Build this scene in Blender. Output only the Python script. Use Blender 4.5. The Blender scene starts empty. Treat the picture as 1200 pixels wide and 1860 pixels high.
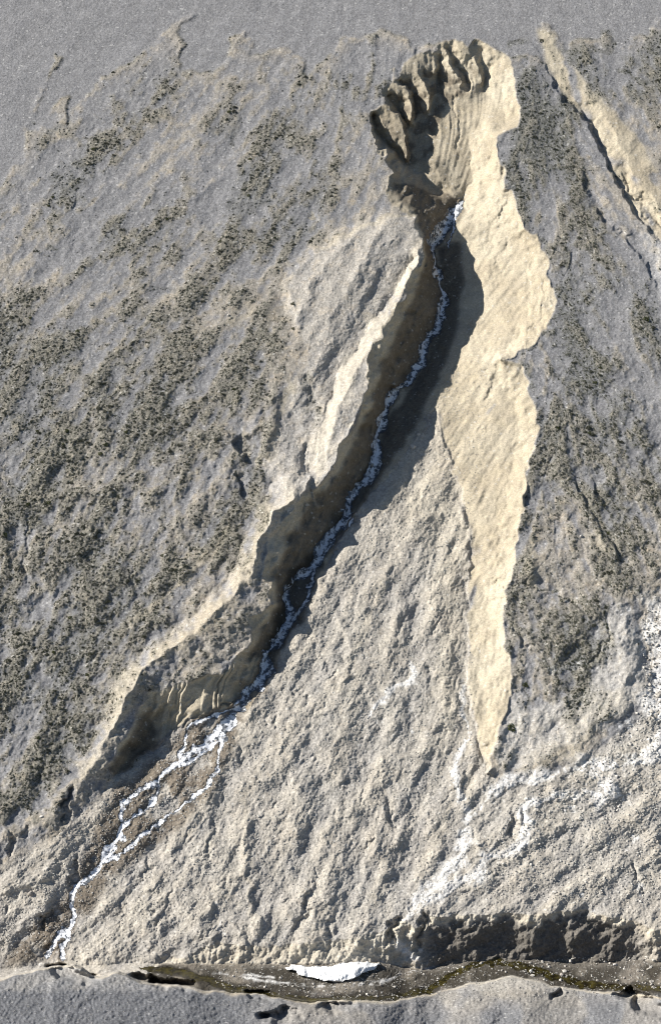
import bpy, math, random
import numpy as np

# ------------------------------------------------------------------ camera, sky, sun, exposure
PHI = math.radians(22)            # the camera looks down by this much
D = 1000.0                        # distance to the middle of the slope, metres
F = 5000.0                        # focal length in photograph pixels (1200 x 1860)
W_ = np.array([0, -math.cos(PHI), math.sin(PHI)])
U_ = np.array([0, math.sin(PHI), math.cos(PHI)])
CAM = W_ * D
sc = bpy.context.scene
cam_d = bpy.data.cameras.new('camera'); cam = bpy.data.objects.new('camera', cam_d)
sc.collection.objects.link(cam); sc.camera = cam
cam.location = CAM; cam.rotation_euler = (math.radians(90) - PHI, 0, 0)
cam_d.sensor_fit = 'VERTICAL'; cam_d.sensor_height = 24
cam_d.lens = 24 / (2 * 930 / F); cam_d.clip_start = 5; cam_d.clip_end = 20000

SUN_EL, SUN_BACK = math.radians(35), math.radians(6)
sdir = np.array([-math.cos(SUN_EL) * math.cos(SUN_BACK), math.cos(SUN_EL) * math.sin(SUN_BACK), math.sin(SUN_EL)])
world = bpy.data.worlds.new('World'); sc.world = world; world.use_nodes = True
wn = world.node_tree
sky = wn.nodes.new('ShaderNodeTexSky'); sky.sky_type = 'NISHITA'; sky.sun_disc = False
sky.sun_elevation = SUN_EL; sky.sun_rotation = math.atan2(sdir[0], sdir[1]); sky.altitude = 800
sky.air_density = 1.0; sky.dust_density = 0.6
wn.links.new(sky.outputs[0], wn.nodes['Background'].inputs[0]); wn.nodes['Background'].inputs[1].default_value = 0.05
sun_d = bpy.data.lights.new('sun', 'SUN'); sun_d.energy = 5.0; sun_d.angle = math.radians(0.5); sun_d.color = (1, 0.955, 0.88)
sun = bpy.data.objects.new('sun', sun_d); sc.collection.objects.link(sun)
from mathutils import Vector, Matrix
sun.rotation_euler = Vector(sdir).to_track_quat('Z', 'Y').to_euler()
sc.cycles.filter_width = 1.1
sc.view_settings.view_transform = 'Standard'; sc.view_settings.look = 'None'
sc.view_settings.exposure = 0.72; sc.view_settings.gamma = 1

random.seed(4); rng = np.random.default_rng(11)

# ------------------------------------------------------------------ working raster (photograph pixels, about 0.2 m each)
ST = 1.3; X0, X1, Y0, Y1 = -70, 1270, -70, 1930
xs = np.arange(X0, X1, ST); ys = np.arange(Y0, Y1, ST)
NX, NY = len(xs), len(ys)
X, Y = np.meshgrid(xs, ys); X = X.astype(np.float32); Y = Y.astype(np.float32)
fy = np.fft.fftfreq(NY, ST)[:, None]; fx = np.fft.rfftfreq(NX, ST)[None, :]; FR2 = (fx * fx + fy * fy).astype(np.float32)

def blur(a, s):
    return np.fft.irfft2(np.fft.rfft2(a) * np.exp(-2 * math.pi ** 2 * s * s * FR2), s=(NY, NX)).astype(np.float32)
def noise(s):
    a = np.fft.rfft2(rng.standard_normal((NY, NX)).astype(np.float32))
    g = np.exp(-2 * math.pi ** 2 * s * s * FR2) * (1 - np.exp(-2 * math.pi ** 2 * (3 * s) ** 2 * FR2))
    b = np.fft.irfft2(a * g, s=(NY, NX)).astype(np.float32)
    return b / b.std()
def fbm(s, octaves=4, gain=0.5):
    t = 0; k = 1
    for i in range(octaves):
        t = t + k * noise(s / 2 ** i); k *= gain
    return t / t.std()
def samp(a, px, py):
    u = np.clip((px - X0) / ST, 0, NX - 1.001); v = np.clip((py - Y0) / ST, 0, NY - 1.001)
    i = u.astype(np.int32); j = v.astype(np.int32); u = (u - i).astype(np.float32); v = (v - j).astype(np.float32)
    return (a[j, i] * (1 - u) + a[j, i + 1] * u) * (1 - v) + (a[j + 1, i] * (1 - u) + a[j + 1, i + 1] * u) * v
def smooth(a, lo, hi):
    t = np.clip((a - lo) / (hi - lo), 0, 1); return t * t * (3 - 2 * t)

WX = X + 2.6 * fbm(9, 3); WY = Y + 2.6 * fbm(9, 3)      # gently warped coordinates: natural edges

def inpoly(pts, xx=None, yy=None):
    xx = WX if xx is None else xx; yy = WY if yy is None else yy
    m = np.zeros(xx.shape, bool); n = len(pts)
    for k in range(n):
        (ax, ay), (bx, by) = pts[k], pts[(k + 1) % n]
        if ay == by: continue
        m ^= ((ay > yy) != (by > yy)) & (xx < (bx - ax) * (yy - ay) / (by - ay) + ax)
    return m
def soft(pts, s=2.0):
    return np.clip(blur(inpoly(pts).astype(np.float32), s), 0, 1)
def near(pts, R, xx=None, yy=None):
    """signed distance (positive to the right on screen of a line drawn downwards) and 0..1 position along it"""
    xx = WX if xx is None else xx; yy = WY if yy is None else yy
    P = np.array(pts, float)
    x0, x1, y0, y1 = P[:, 0].min() - R - 8, P[:, 0].max() + R + 8, P[:, 1].min() - R - 8, P[:, 1].max() + R + 8
    i0, i1 = max(0, int((x0 - X0) / ST)), min(NX, int((x1 - X0) / ST) + 1)
    j0, j1 = max(0, int((y0 - Y0) / ST)), min(NY, int((y1 - Y0) / ST) + 1)
    sl = (slice(j0, max(j0 + 1, j1)), slice(i0, max(i0 + 1, i1)))
    x = xx[sl]; y = yy[sl]
    best = np.full(x.shape, 1e9, np.float32); sd = best.copy(); t_ = np.zeros_like(best)
    n = len(P) - 1
    for k in range(n):
        ax, ay = P[k]; dx, dy = P[k + 1] - P[k]; L2 = dx * dx + dy * dy
        t = np.clip(((x - ax) * dx + (y - ay) * dy) / L2, 0, 1)
        ex = x - ax - t * dx; ey = y - ay - t * dy; d = np.hypot(ex, ey)
        s = np.where(dy * ex - dx * ey >= 0, d, -d)
        c = d < best; best[c] = d[c]; sd[c] = s[c]; t_[c] = (k + t[c]) / n
    return sl, sd, t_
def band(dst, pts, w, val=1.0, wn=0.35):
    sl, sd, t = near(pts, w * 2 + 6)
    m = np.clip(1.5 - np.abs(sd) / (w * (1 + wn * NB[sl])), 0, 1) * val
    dst[sl] = np.maximum(dst[sl], m)

# ------------------------------------------------------------------ direction in which the ground streaks run
ctl = [(0, 200, 48), (300, 200, 50), (200, 600, 46), (450, 500, 52), (100, 1000, 62), (300, 1000, 62), (100, 1300, 66), (400, 1150, 48),
       (600, 550, 58), (560, 800, 68), (830, 180, 97), (900, 250, 60), (920, 500, 50), (880, 750, 52), (900, 1000, 62), (890, 1250, 80),
       (1000, 300, 112), (1100, 300, 120), (1050, 600, 122), (1100, 900, 118), (1000, 1100, 110), (700, 900, 60), (700, 1100, 66),
       (600, 1300, 62), (700, 1500, 74), (540, 1600, 68), (400, 1500, 60), (250, 1600, 50), (100, 1600, 34), (300, 1400, 42),
       (1000, 1500, 36), (1150, 1450, 34), (850, 1550, 48), (1000, 1620, 40), (300, 1830, 20), (900, 1830, 12)]
cx = np.zeros_like(X); cy = np.zeros_like(X)
for (px, py, an) in ctl:
    w = 1 / ((X - px) ** 2 + (Y - py) ** 2 + 900.) ** 1.5
    cx += w * math.cos(2 * math.radians(an)); cy += w * math.sin(2 * math.radians(an))
ANG = 0.5 * np.arctan2(cy, cx)
DX = np.cos(ANG).astype(np.float32); DY = (-np.sin(ANG)).astype(np.float32)
def streak(a, length, n=9):
    """smear a raster along the fall line"""
    acc = a.copy(); step = length / n
    for sgn in (1, -1):
        px = X.copy(); py = Y.copy()
        for k in range(n):
            dx = samp(DX, px, py); dy = samp(DY, px, py)
            px += sgn * step * dx; py += sgn * step * dy
            acc += samp(a, px, py)
    return (acc - acc.mean()) / acc.std()
S1 = streak(noise(1.6), 7, 4); S2 = streak(noise(3.5), 16, 6); S3 = streak(noise(7), 34, 8); S4 = streak(noise(15), 70, 9)
NB = fbm(14, 4); NS = fbm(3.5, 3, .6); NF = noise(0.9); NQ = noise(6)

# ------------------------------------------------------------------ outlines read off the hillside
RIM_L = [(192, 1393), (217, 1347), (243, 1313), (247, 1287), (267, 1267), (287, 1253), (320, 1242), (360, 1233), (390, 1225), (410, 1217),
         (408, 1203), (436, 1186), (451, 1180), (450, 1150), (457, 1126), (472, 1111), (490, 1099), (487, 1075), (478, 1051), (480, 1030),
         (484, 1000), (487, 982), (502, 964), (515, 941), (533, 920), (541, 904), (557, 890), (561, 867)]
SPUR = [(561, 867), (567, 885), (571, 907), (579, 924)]
RIM_M = [(572, 895), (581, 877), (595, 853), (603, 840), (613, 816), (624, 797), (640, 765), (659, 739), (661, 720), (669, 701), (667, 675), (665, 650),
         (677, 623), (695, 610), (698, 580), (717, 560), (740, 540), (737, 513), (743, 493), (763, 487), (773, 458), (767, 434)]
RIM_U = [(767, 434), (762, 425), (750, 410), (757, 397), (733, 383), (707, 363), (702, 347), (705, 328), (714, 313), (706, 297), (700, 282), (685, 270),
         (676, 240), (669, 210), (674, 204), (700, 192)]
RIM_H = [(700, 192), (697, 176), (697, 159), (712, 147), (727, 144), (726, 135), (730, 117), (754, 102), (775, 96), (793, 90), (799, 78), (820, 76), (847, 81),
         (862, 72), (880, 78), (901, 90), (922, 105), (934, 135), (937, 156), (943, 195), (937, 228), (910, 243), (904, 264), (904, 300), (917, 327)]
RIM_R = [(917, 327), (930, 347), (943, 380), (950, 413), (977, 430), (990, 460), (997, 493), (1007, 527), (1008, 550), (993, 590), (967, 630),
         (933, 647), (912, 655)]
RIM_R2 = [(912, 655), (930, 652), (947, 663), (960, 700), (972, 745), (977, 775), (970, 810), (957, 845), (952, 890), (950, 930), (945, 945), (930, 1025),
          (920, 1065), (915, 1095), (915, 1130), (920, 1170), (927, 1230), (920, 1300), (900, 1340), (888, 1380), (886, 1400)]
STREAM = [(837, 366), (822, 392), (803, 420), (787, 440), (788, 480), (800, 518), (808, 545), (798, 580), (790, 600), (770, 625), (762, 660), (742, 690),
          (712, 715), (700, 745), (688, 780), (680, 803), (686, 830), (680, 850), (655, 880), (640, 905), (627, 940), (605, 965), (587, 990),
          (577, 1020), (560, 1036), (530, 1055), (519, 1085), (525, 1115), (520, 1140), (500, 1165), (480, 1190), (482, 1218), (470, 1240), (450, 1258), (432, 1280)]
FANEDGE = [(845, 640), (800, 700), (788, 745), (770, 780), (745, 812), (703, 870), (660, 910), (627, 958), (607, 1000), (580, 1055), (565, 1090), (550, 1115), (515, 1170),
           (500, 1218), (475, 1250), (452, 1285)]
TALUS = [(800, 760), (825, 860), (848, 930), (855, 1000), (851, 1060), (850, 1110), (850, 1200), (852, 1260), (866, 1340), (880, 1395), (905, 1425)]
TROUGH = [(748, 470), (735, 500), (690, 562), (640, 640), (603, 700), (585, 760), (572, 830), (563, 858)]
CREST2 = [(530, 905), (500, 930), (470, 985), (455, 1040), (400, 1110), (350, 1150), (300, 1185), (260, 1215), (230, 1260), (210, 1320), (180, 1370), (155, 1405)]
TROUGH2 = [(495, 880), (465, 925), (438, 985), (425, 1040), (370, 1100), (320, 1140), (270, 1170), (232, 1205), (200, 1255), (178, 1320), (150, 1370), (125, 1400)]

# relief relative to the even slope: breaklines with a height, filled by relaxation
LINES = []
def line(pts, h0, h1=None):
    if h1 is None: h1 = h0
    hs = h0 if isinstance(h0, (list, tuple)) else np.linspace(h0, h1, len(pts))
    LINES.append((pts, list(hs)))
line(RIM_L, [0.3, .3, .3, .3, .2, .8, 1.4, 1.9, 2.3, 2.4] + [2.0] * 10 + [2.4] * 8); line(SPUR, 1.5, -5); line(RIM_M, [-1.5, 1.5] + [4.2] * 13 + [3.8, 3.6, 3.4, 3.2, 3, 2.5, 1]); line(RIM_U, 0.4); line(RIM_H, 0); line(RIM_R, 0); line(RIM_R2, 0)
line(STREAM, list(np.interp([p[1] for p in STREAM], [366, 440, 520, 620, 720, 850, 1000, 1120, 1200, 1280], [-14.5, -18, -19.5, -18, -16.5, -15, -13, -10.5, -8, -6])))
# channel floor has some width
line([(p[0] + 9, p[1] + 4) for p in STREAM[9:-2]], list(np.interp([p[1] for p in STREAM[9:-2]], [366, 520, 620, 720, 850, 1000, 1120, 1200, 1280], [-20, -19.5, -18, -16.5, -14.8, -12.8, -10.3, -7.8, -6])))
line([(833, 440), (838, 480), (842, 530), (835, 590), (812, 640)], [-15.5, -15.5, -15, -14.3, -13.6])
line(FANEDGE, list(np.interp([p[1] for p in FANEDGE], [640, 745, 812, 958, 1055, 1170, 1285], [-11.6, -11.6, -10.8, -8.8, -7.8, -6.2, -4.9])))
line(TALUS, [-11, -10, -9.2, -8.8, -8, -7.4, -6.6, -6, -4.6, -3, -1.6])
line([(780, 850), (760, 950), (740, 1050), (720, 1200), (700, 1300)], [-9.6, -8.4, -7.6, -5.6, -4.6])
line([(650, 1050), (600, 1200), (560, 1350), (520, 1500), (500, 1650)], [-7.6, -5, -3.6, -3.4, -3.4])
line([(820, 1300), (780, 1450), (740, 1600)], [-4.8, -3.6, -3.4])
line(TROUGH, 0.2, -2.2); line(CREST2, [5.2] * 7 + [4.8, 4.2, 3.2, 2.0, 1.0]); line(TROUGH2, -1.8, -1.2)
line([(700, 400), (640, 425), (585, 455), (540, 485), (530, 520), (534, 560)], 1.9)
line([(715, 432), (655, 480), (615, 550), (585, 630), (560, 700)], [3.4, 3.2, 2.8, 2.0, 1.2])
line([(759, 452), (756, 482), (714, 568), (667, 640), (630, 705), (610, 765), (594, 830), (573, 875)], [3.9, 4.0, 4.1, 4.0, 3.9, 3.4, 2.8, 2.0])
line([(690, 385), (630, 408), (570, 440), (524, 470), (510, 520), (515, 565)], -0.3)
# alcove under the terrace, lower left
line([(205, 1415), (225, 1395), (262, 1345), (283, 1300), (292, 1290)], [-4.6, -7, -9, -8, -5])
line([(290, 1352), (318, 1322), (345, 1306), (385, 1296), (430, 1276)], [-6.5, -5.2, -4.2, -4.0, -4.6])
line([(155, 1405), (192, 1393)], 0.6)
line([(150, 1410), (128, 1440), (118, 1470), (60, 1503), (0, 1528), (-70, 1550)], [-.2, -.5, -.6, -.4, -.4, -.4])
line([(205, 1420), (172, 1458), (140, 1525), (70, 1580), (0, 1618), (-70, 1640)], [-4.2, -3, -2.4, -2.2, -2.2, -2.2])
line([(430, 1280), (390, 1330), (300, 1400), (228, 1490), (190, 1565), (135, 1625), (90, 1735)], [-6, -5.6, -5.4, -5, -4.8, -4.4, -4])
# the scar is scooped: steep under its rim, gentle below
line([(905, 400), (940, 440), (958, 500), (962, 555), (935, 615), (905, 640)], [-6.5, -6.2, -6, -5.6, -5.6, -5.8])
line([(905, 690), (930, 730), (938, 780), (925, 850), (915, 920), (900, 1000), (890, 1080), (888, 1180), (893, 1280)], [-5.6, -5, -5, -5.2, -5.2, -5, -4.6, -4.2, -3])
# head bowl
line([(837, 366), (858, 325), (852, 270), (842, 215), (846, 180), (856, 150)], [-14.5, -12.5, -10.5, -8.2, -6.6, -5.2])
line([(793, 208), (800, 235), (806, 268), (786, 296), (806, 330), (828, 356)], [-7.8, -8.8, -9.8, -9.6, -11, -12.6])
line([(868, 330), (884, 290), (902, 246)], [-10, -6.5, -1.5])
line([(868, 345), (866, 400), (872, 440)], [-10.5, -11.4, -11.8]); line([(845, 372), (838, 400)], -13, -14.5)
line([(676, 214), (688, 244), (706, 268), (732, 292), (778, 330), (815, 368)], [-6, -9.5, -11, -12.4, -12.8, -14])
line([(686, 196), (708, 194), (722, 206), (731, 234), (736, 262), (738, 288)], [0, 0, -1, -2.4, -4.2, -6.5])
line([(696, 215), (708, 240), (722, 268)], [-2.2, -4.6, -7.6])
line([(730, 206), (738, 232), (743, 262), (746, 294)], [-7, -9.4, -11, -12])
line([(703, 176), (720, 196), (736, 222), (752, 250), (775, 285)], [-5, -9, -10.6, -11.2, -11.4])
line([(712, 149), (732, 158), (743, 178), (747, 198), (745, 214)], [0, 0, -1, -2.2, -4])
line([(749, 164), (752, 186), (753, 212)], [-6, -9, -10.8])
line([(731, 148), (750, 176), (768, 205), (782, 222)], [-4, -7.4, -9.4, -9])
line([(757, 104), (762, 140), (773, 165), (783, 195)], [0, -.4, -1.8, -4.8])
line([(768, 120), (774, 140), (782, 162), (790, 196)], [-3, -5, -7, -9.5])
line([(786, 108), (790, 130)], [-1.2, -3])
line([(797, 100), (797, 125), (796, 155)], [-3.6, -6.5, -9])
line([(801, 92), (815, 108), (826, 130), (834, 156)], [0, -.6, -2, -4.6])
line([(806, 90), (826, 108), (840, 132), (849, 160)], [-2.6, -5, -7.5, -9.6])
line([(838, 88), (856, 100), (868, 118), (874, 150)], [-.2, -.8, -2, -5.2])
line([(862, 80), (879, 105), (884, 135), (878, 168)], [-1.8, -4.6, -7.4, -9.5])
line([(900, 130), (912, 170), (915, 210)], [-4, -5, -4])
# right side small valley mouth mound
line([(1110, 1095), (1135, 1150), (1140, 1230), (1110, 1300)], 2.3, .6); line([(1165, 1110), (1180, 1170), (1182, 1260)], -1.1)
line([(1075, 1180), (1060, 1260)], -0.6)

def relax(levels=(16, 8, 4, 2, 1), iters=(400, 240, 160, 120, 60)):
    """fill between the breaklines, coarse to fine"""
    sol = None
    for q, it in zip(levels, iters):
        nx, ny = (NX + q - 1) // q, (NY + q - 1) // q
        val = np.zeros((ny, nx), np.float32); cnt = np.zeros((ny, nx), np.float32)
        for pts, hs in LINES:
            for k in range(len(pts) - 1):
                (ax, ay), (bx, by) = pts[k], pts[k + 1]
                n = int(max(abs(bx - ax), abs(by - ay)) / (ST * q) * 1.6) + 2
                t = np.linspace(0, 1, n)
                i = np.clip(((ax + (bx - ax) * t - X0) / ST / q).round().astype(int), 0, nx - 1)
                j = np.clip(((ay + (by - ay) * t - Y0) / ST / q).round().astype(int), 0, ny - 1)
                np.add.at(val, (j, i), hs[k] + (hs[k + 1] - hs[k]) * t); np.add.at(cnt, (j, i), 1)
        for s in (np.s_[0, :], np.s_[:, 0], np.s_[-1, :], np.s_[:, -1]):
            z = cnt[s] == 0; cnt[s] = np.where(z, 1, cnt[s])
        fix = cnt > 0; val = np.where(fix, val / np.maximum(cnt, 1), 0)
        if sol is None: a = val.copy()
        else:
            jj = np.clip(np.arange(ny) * ((sol.shape[0] - 1) / max(1, ny - 1)), 0, sol.shape[0] - 1.001); ii = np.clip(np.arange(nx) * ((sol.shape[1] - 1) / max(1, nx - 1)), 0, sol.shape[1] - 1.001)
            j = jj.astype(int)[:, None]; i = ii.astype(int)[None, :]; v = (jj[:, None] - j); u = (ii[None, :] - i)
            a = ((sol[j, i] * (1 - u) + sol[j, i + 1] * u) * (1 - v) + (sol[j + 1, i] * (1 - u) + sol[j + 1, i + 1] * u) * v).astype(np.float32)
            a[fix] = val[fix]
        for _ in range(it):
            b = a.copy(); b[1:-1, 1:-1] = .25 * (a[:-2, 1:-1] + a[2:, 1:-1] + a[1:-1, :-2] + a[1:-1, 2:])
            a = np.where(fix, val, b)
        sol = a
    return sol
R0 = relax()
R = samp(R0, WX, WY); R = np.where(R < -3, R * 1.12 + .36, R)

def vee(pts, d, wl, wr, taper=True):
    """a rill: steep on its left side, gentle on its right"""
    sl, sd, t = near(pts, max(wl, wr), WX + 1.3 * NS + 1.5 * NQ, WY + 1.3 * NS)
    k = np.minimum(1, np.minimum(t, 1 - t) * 5 + .12) if taper else 1
    m = np.where(sd < 0, 1 + sd / wl, 1 - sd / wr); R[sl] -= .8 * d * k * np.clip(m, 0, 1) * (1 + .25 * NB[sl])
def hump(pts, h, w):
    sl, sd, t = near(pts, w * 1.6); R[sl] += h * np.exp(-(sd / w) ** 2 * 1.6) * np.minimum(1, np.minimum(t, 1 - t) * 6 + .25)
VEES = [([(980, 100), (1003, 140), (1012, 165), (1040, 195), (1065, 215), (1082, 250), (1095, 275), (1108, 300), (1120, 330), (1150, 375), (1180, 415), (1225, 460)], 3.8, 4, 34),
        ([(1048, 305), (1062, 335), (1080, 375), (1105, 405), (1125, 425), (1150, 450), (1178, 475), (1184, 505), (1210, 545)], 1.9, 4, 30),
        ([(1125, 300), (1135, 335), (1155, 360), (1180, 400), (1220, 430)], 1.6, 4, 24),
        ([(422, 796), (440, 820), (470, 852)], 3.2, 4, 26), ([(424, 858), (437, 885), (447, 908)], 3, 4, 20), ([(556, 680), (566, 712), (562, 742)], 1.6, 14, 18),
        ([(555, 800), (553, 840), (556, 870)], 1.6, 8, 10), ([(545, 905), (552, 935), (556, 960)], 1, 3, 8),
        ([(918, 1130), (943, 1158), (951, 1176)], 1.0, 3, 14), ([(130, 1425), (118, 1465), (121, 1500)], 3, 6, 12), ([(22, 1515), (14, 1560)], 2.2, 6, 12), ([(50, 1500), (42, 1525)], 1.4, 5, 9),
        ([(438, 1352), (433, 1376), (443, 1394)], 1.6, 4, 10), ([(481, 1288), (478, 1325)], 1.1, 4, 9), ([(507, 1298), (498, 1316)], 1.2, 4, 8),
        ([(272, 1545), (264, 1585), (236, 1618)], 2.2, 4, 12), ([(576, 1565), (568, 1620), (546, 1660)], 1.8, 5, 16), ([(560, 1650), (540, 1685), (516, 1725)], 2.4, 8, 16),
        ([(606, 1655), (598, 1690), (594, 1730)], 2.2, 6, 12), ([(434, 1670), (448, 1705), (462, 1735)], 1.4, 6, 12), ([(386, 1485), (382, 1525), (368, 1560)], 1.6, 4, 12),
        ([(348, 1500), (334, 1530), (312, 1560)], 1.2, 4, 12), ([(312, 1500), (302, 1530), (292, 1550)], 1.3, 5, 12), ([(702, 1440), (704, 1478), (716, 1502)], 1.6, 5, 14), ([(733, 1425), (740, 1470)], 1.2, 4, 12),
        ([(652, 1385), (660, 1430), (656, 1470)], 1.2, 4, 12), ([(838, 1395), (846, 1432), (840, 1460)], 1.3, 5, 12), ([(232, 1625), (228, 1655), (210, 1690)], 1.3, 5, 12),
        ([(102, 1640), (86, 1665), (74, 1690)], 2, 4, 12), ([(88, 1712), (74, 1738)], 2, 4, 9), ([(141, 1550), (134, 1590), (126, 1625)], 1.6, 5, 10),
        ([(390, 1640), (386, 1680)], 1.2, 4, 10), ([(320, 1600), (300, 1650), (270, 1690)], 1.2, 4, 14), 
        ([(695, 1015), (697, 1028)], 1, 4, 8), ([(678, 1080), (674, 1100)], 1, 4, 8), ([(565, 1260), (545, 1290), (535, 1310)], .9, 4, 12), ([(610, 1090), (612, 1110)], 1, 4, 8),
        ([(733, 1662), (714, 1686), (704, 1712)], 4.2, 9, 12), ([(776, 1656), (762, 1688), (756, 1728)], 4.2, 9, 9), ([(928, 1470), (926, 1500), (930, 1525)], 2, 4, 12), ([(950, 1470), (945, 1500)], 1.6, 4, 10),
        ([(1145, 1560), (1150, 1600)], 1.2, 4, 10), ([(860, 1500), (858, 1530)], .8, 4, 8), ([(15, 1640), (8, 1665)], 1, 4, 10), ([(52, 930), (48, 1000), (42, 1060)], .9, 4, 10),
        ([(236, 1010), (240, 1060), (250, 1120)], .8, 4, 12), ([(1035, 850), (1060, 905), (1085, 950), (1100, 985)], 1.1, 4, 18), ([(1075, 870), (1100, 925)], 1.0, 4, 14), ([(1100, 960), (1125, 1000), (1130, 1030)], 1.0, 4, 16),
        ([(130, 345), (140, 400)], .3, 4, 12), ([(935, 1190), (960, 1215)], .8, 4, 12), ([(800, 1660), (806, 1700)], 1.5, 5, 8), ([(820, 1655), (826, 1715)], 1.8, 6, 9)]
VEES += [([(436, 1270), (400, 1288), (350, 1307), (318, 1328)], 1.8, 3, 5), ([(962, 430), (985, 480), (990, 540), (975, 590), (940, 625)], .7, 5, 20), ([(925, 425), (905, 470), (885, 520)], .7, 6, 20), ([(905, 655), (898, 690), (880, 740)], .8, 6, 18), ([(930, 350), (900, 400), (872, 460)], .6, 6, 22),
         ([(815, 150), (832, 200), (832, 250), (828, 290)], .45, 2.5, 5), ([(872, 200), (862, 250), (850, 310)], .4, 3, 10), ([(800, 290), (820, 320), (832, 345)], .4, 3, 8), ([(940, 1010), (900, 1060), (870, 1110)], .35, 4, 14)]
for v in VEES:
    mx_, my_ = np.mean([p[0] for p in v[0]]), np.mean([p[1] for p in v[0]])
    vee(v[0], v[1] * (.6 if 950 < my_ < 1740 and 200 < mx_ < 860 and v[1] < 4 else 1), v[2], v[3])
vee([(862, 1072), (905, 1060), (950, 1062), (1000, 1075), (1050, 1100), (1085, 1135)], 1.0, 3, 10)
vee([(1098, 1105), (1102, 1150), (1090, 1190), (1060, 1215)], .8, 6, 6)
for _ in range(150):       # scattered short rills on the debris fan, along the fall line
    px, py = rng.uniform(200, 860), rng.uniform(960, 1690)
    L = rng.uniform(8, 34); dx, dy = float(samp(DX, np.array([px]), np.array([py]))[0]), float(samp(DY, np.array([px]), np.array([py]))[0])
    if not inpoly([(640, 960), (850, 960), (860, 1350), (800, 1600), (700, 1690), (150, 1720), (260, 1560), (430, 1400), (500, 1240)], np.array([px]), np.array([py]))[0]: continue
    mx, my = px - dx * L * .5 + rng.uniform(-3, 3), py - dy * L * .5
    vee([(px, py), (mx, my), (px - dx * L + rng.uniform(-4, 4), py - dy * L)], rng.uniform(.25, .8), rng.uniform(3, 7), rng.uniform(7, 16))
for pts, h, w in [([(640, 430), (600, 470), (560, 520), (552, 600)], .8, 14), ([(700, 410), (665, 450), (640, 520)], .7, 14), ([(690, 470), (655, 540), (620, 600)], .5, 12),
                  ([(545, 560), (541, 600)], .9, 8), ([(505, 700), (490, 780), (480, 820)], 1.2, 12), ([(590, 720), (580, 780), (572, 850)], 1.4, 11), ([(475, 740), (455, 800)], .9, 12),
                  ([(1108, 405), (1140, 430)], .9, 8), ([(1085, 960), (1105, 1000)], .8, 10), ([(960, 1000), (970, 1050)], .9, 10), ([(800, 1655), (770, 1665)], 1.0, 12),
                  ([(610, 1110), (640, 1180), (620, 1250)], .9, 10), ([(450, 1480), (445, 1560), (455, 1640), (470, 1690)], .9, 10), ([(820, 900), (850, 960), (845, 1020)], .9, 9),
                  ([(330, 1620), (360, 1690), (400, 1700)], 1., 20), ([(0, 1620), (60, 1600), (110, 1570)], 1.2, 18), ([(30, 1690), (90, 1650)], 1.2, 14)]:
    hump(pts, h, w)

# ------------------------------------------------------------------ which ground is which
GULLY = RIM_H + RIM_R[1:] + RIM_R2 + [(905, 1425), (880, 1395)] + TALUS[-2::-1][:9] + [(788, 745)] + FANEDGE[2:] + [(430, 1290), (385, 1298), (345, 1308), (318, 1325), (290, 1352), (262, 1372), (205, 1420)] + RIM_L + SPUR + RIM_M + RIM_U
gul = soft(GULLY, 1.2)
FANP = [(800, 700), (788, 745)] + FANEDGE[3:] + [(430, 1290), (300, 1350), (205, 1418), (130, 1500), (0, 1582), (-90, 1620), (-90, 1800), (1300, 1800), (1300, 1250), (1175, 1290), (1130, 1330), (1010, 1400), (910, 1440)] + TALUS[::-1]
fan = soft(FANP, 3)
LEFTTAN = [(-90, 400), (0, 350), (30, 300), (60, 210), (105, 100), (108, 115), (60, 180), (40, 240), (65, 240), (100, 190), (125, 170), (122, 215), (118, 240), (150, 180), (190, 140), (240, 110),
           (280, 80), (305, 55), (350, 25), (360, 30), (320, 55), (335, 80), (320, 120), (370, 130), (385, 135), (410, 115), (420, 70), (445, 55), (460, 80), (455, 105), (520, 82),
           (550, 110), (555, 150), (590, 110), (620, 75), (690, 55), (735, 70), (745, 90), (800, 78), (900, 85), (905, 100), (980, 105), (990, 60), (985, 40), (1020, 70), (1090, 75), (1100, 60),
           (1130, 80), (1180, 60), (1190, 30), (1300, 20), (1300, 2000), (-90, 2000)]
tanarea = soft(LEFTTAN, 2)
# coarse maps, one digit per 100 px
TANMAP = ["001001110010", "123554322124", "345444422346", "323324555357", "434555777444", "545667777332", "545667778333", "455555777343", "575555677554", "565567777566",
          "555667668577", "555676666655", "455666666555", "555566666766", "655566666666", "666666666666", "555666666666", "555666666666", "222456665533"]
VEGMAP = ["000100100023", "123433200557", "133242200746", "121124300752", "223564200662", "635651000262", "856662000363", "867653100474", "565751000676", "575640000556",
          "676530000465", "777420000561", "675200000540", "762000000100", "620000000000", "000000000000", "000000000000", "000000000000", "000000000000"]
def gridmap(rows):
    g = np.array([[int(c) for c in r] for r in rows], float)
    gx = np.clip(X / 100 - .5, 0, 10.999); gy = np.clip(Y / 100 - .5, 0, 17.999); i = gx.astype(int); j = gy.astype(int); u = gx - i; v = gy - j
    u = u * u * (3 - 2 * u); v = v * v * (3 - 2 * v)
    return ((g[j, i] * (1 - u) + g[j, i + 1] * u) * (1 - v) + (g[j + 1, i] * (1 - u) + g[j + 1, i + 1] * u) * v).astype(np.float32) / 9
DEPOSIT = [(757, 390), (700, 393), (640, 420), (590, 450), (550, 475), (530, 500), (525, 560), (545, 600), (560, 640), (550, 680), (520, 740), (500, 790), (480, 850), (500, 900), (470, 985), (455, 1040), (480, 1040),
           (515, 941), (560, 890), (600, 850), (665, 720), (667, 650), (700, 580), (740, 520), (772, 450)]
dep = soft(DEPOSIT, 2.5)
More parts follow.
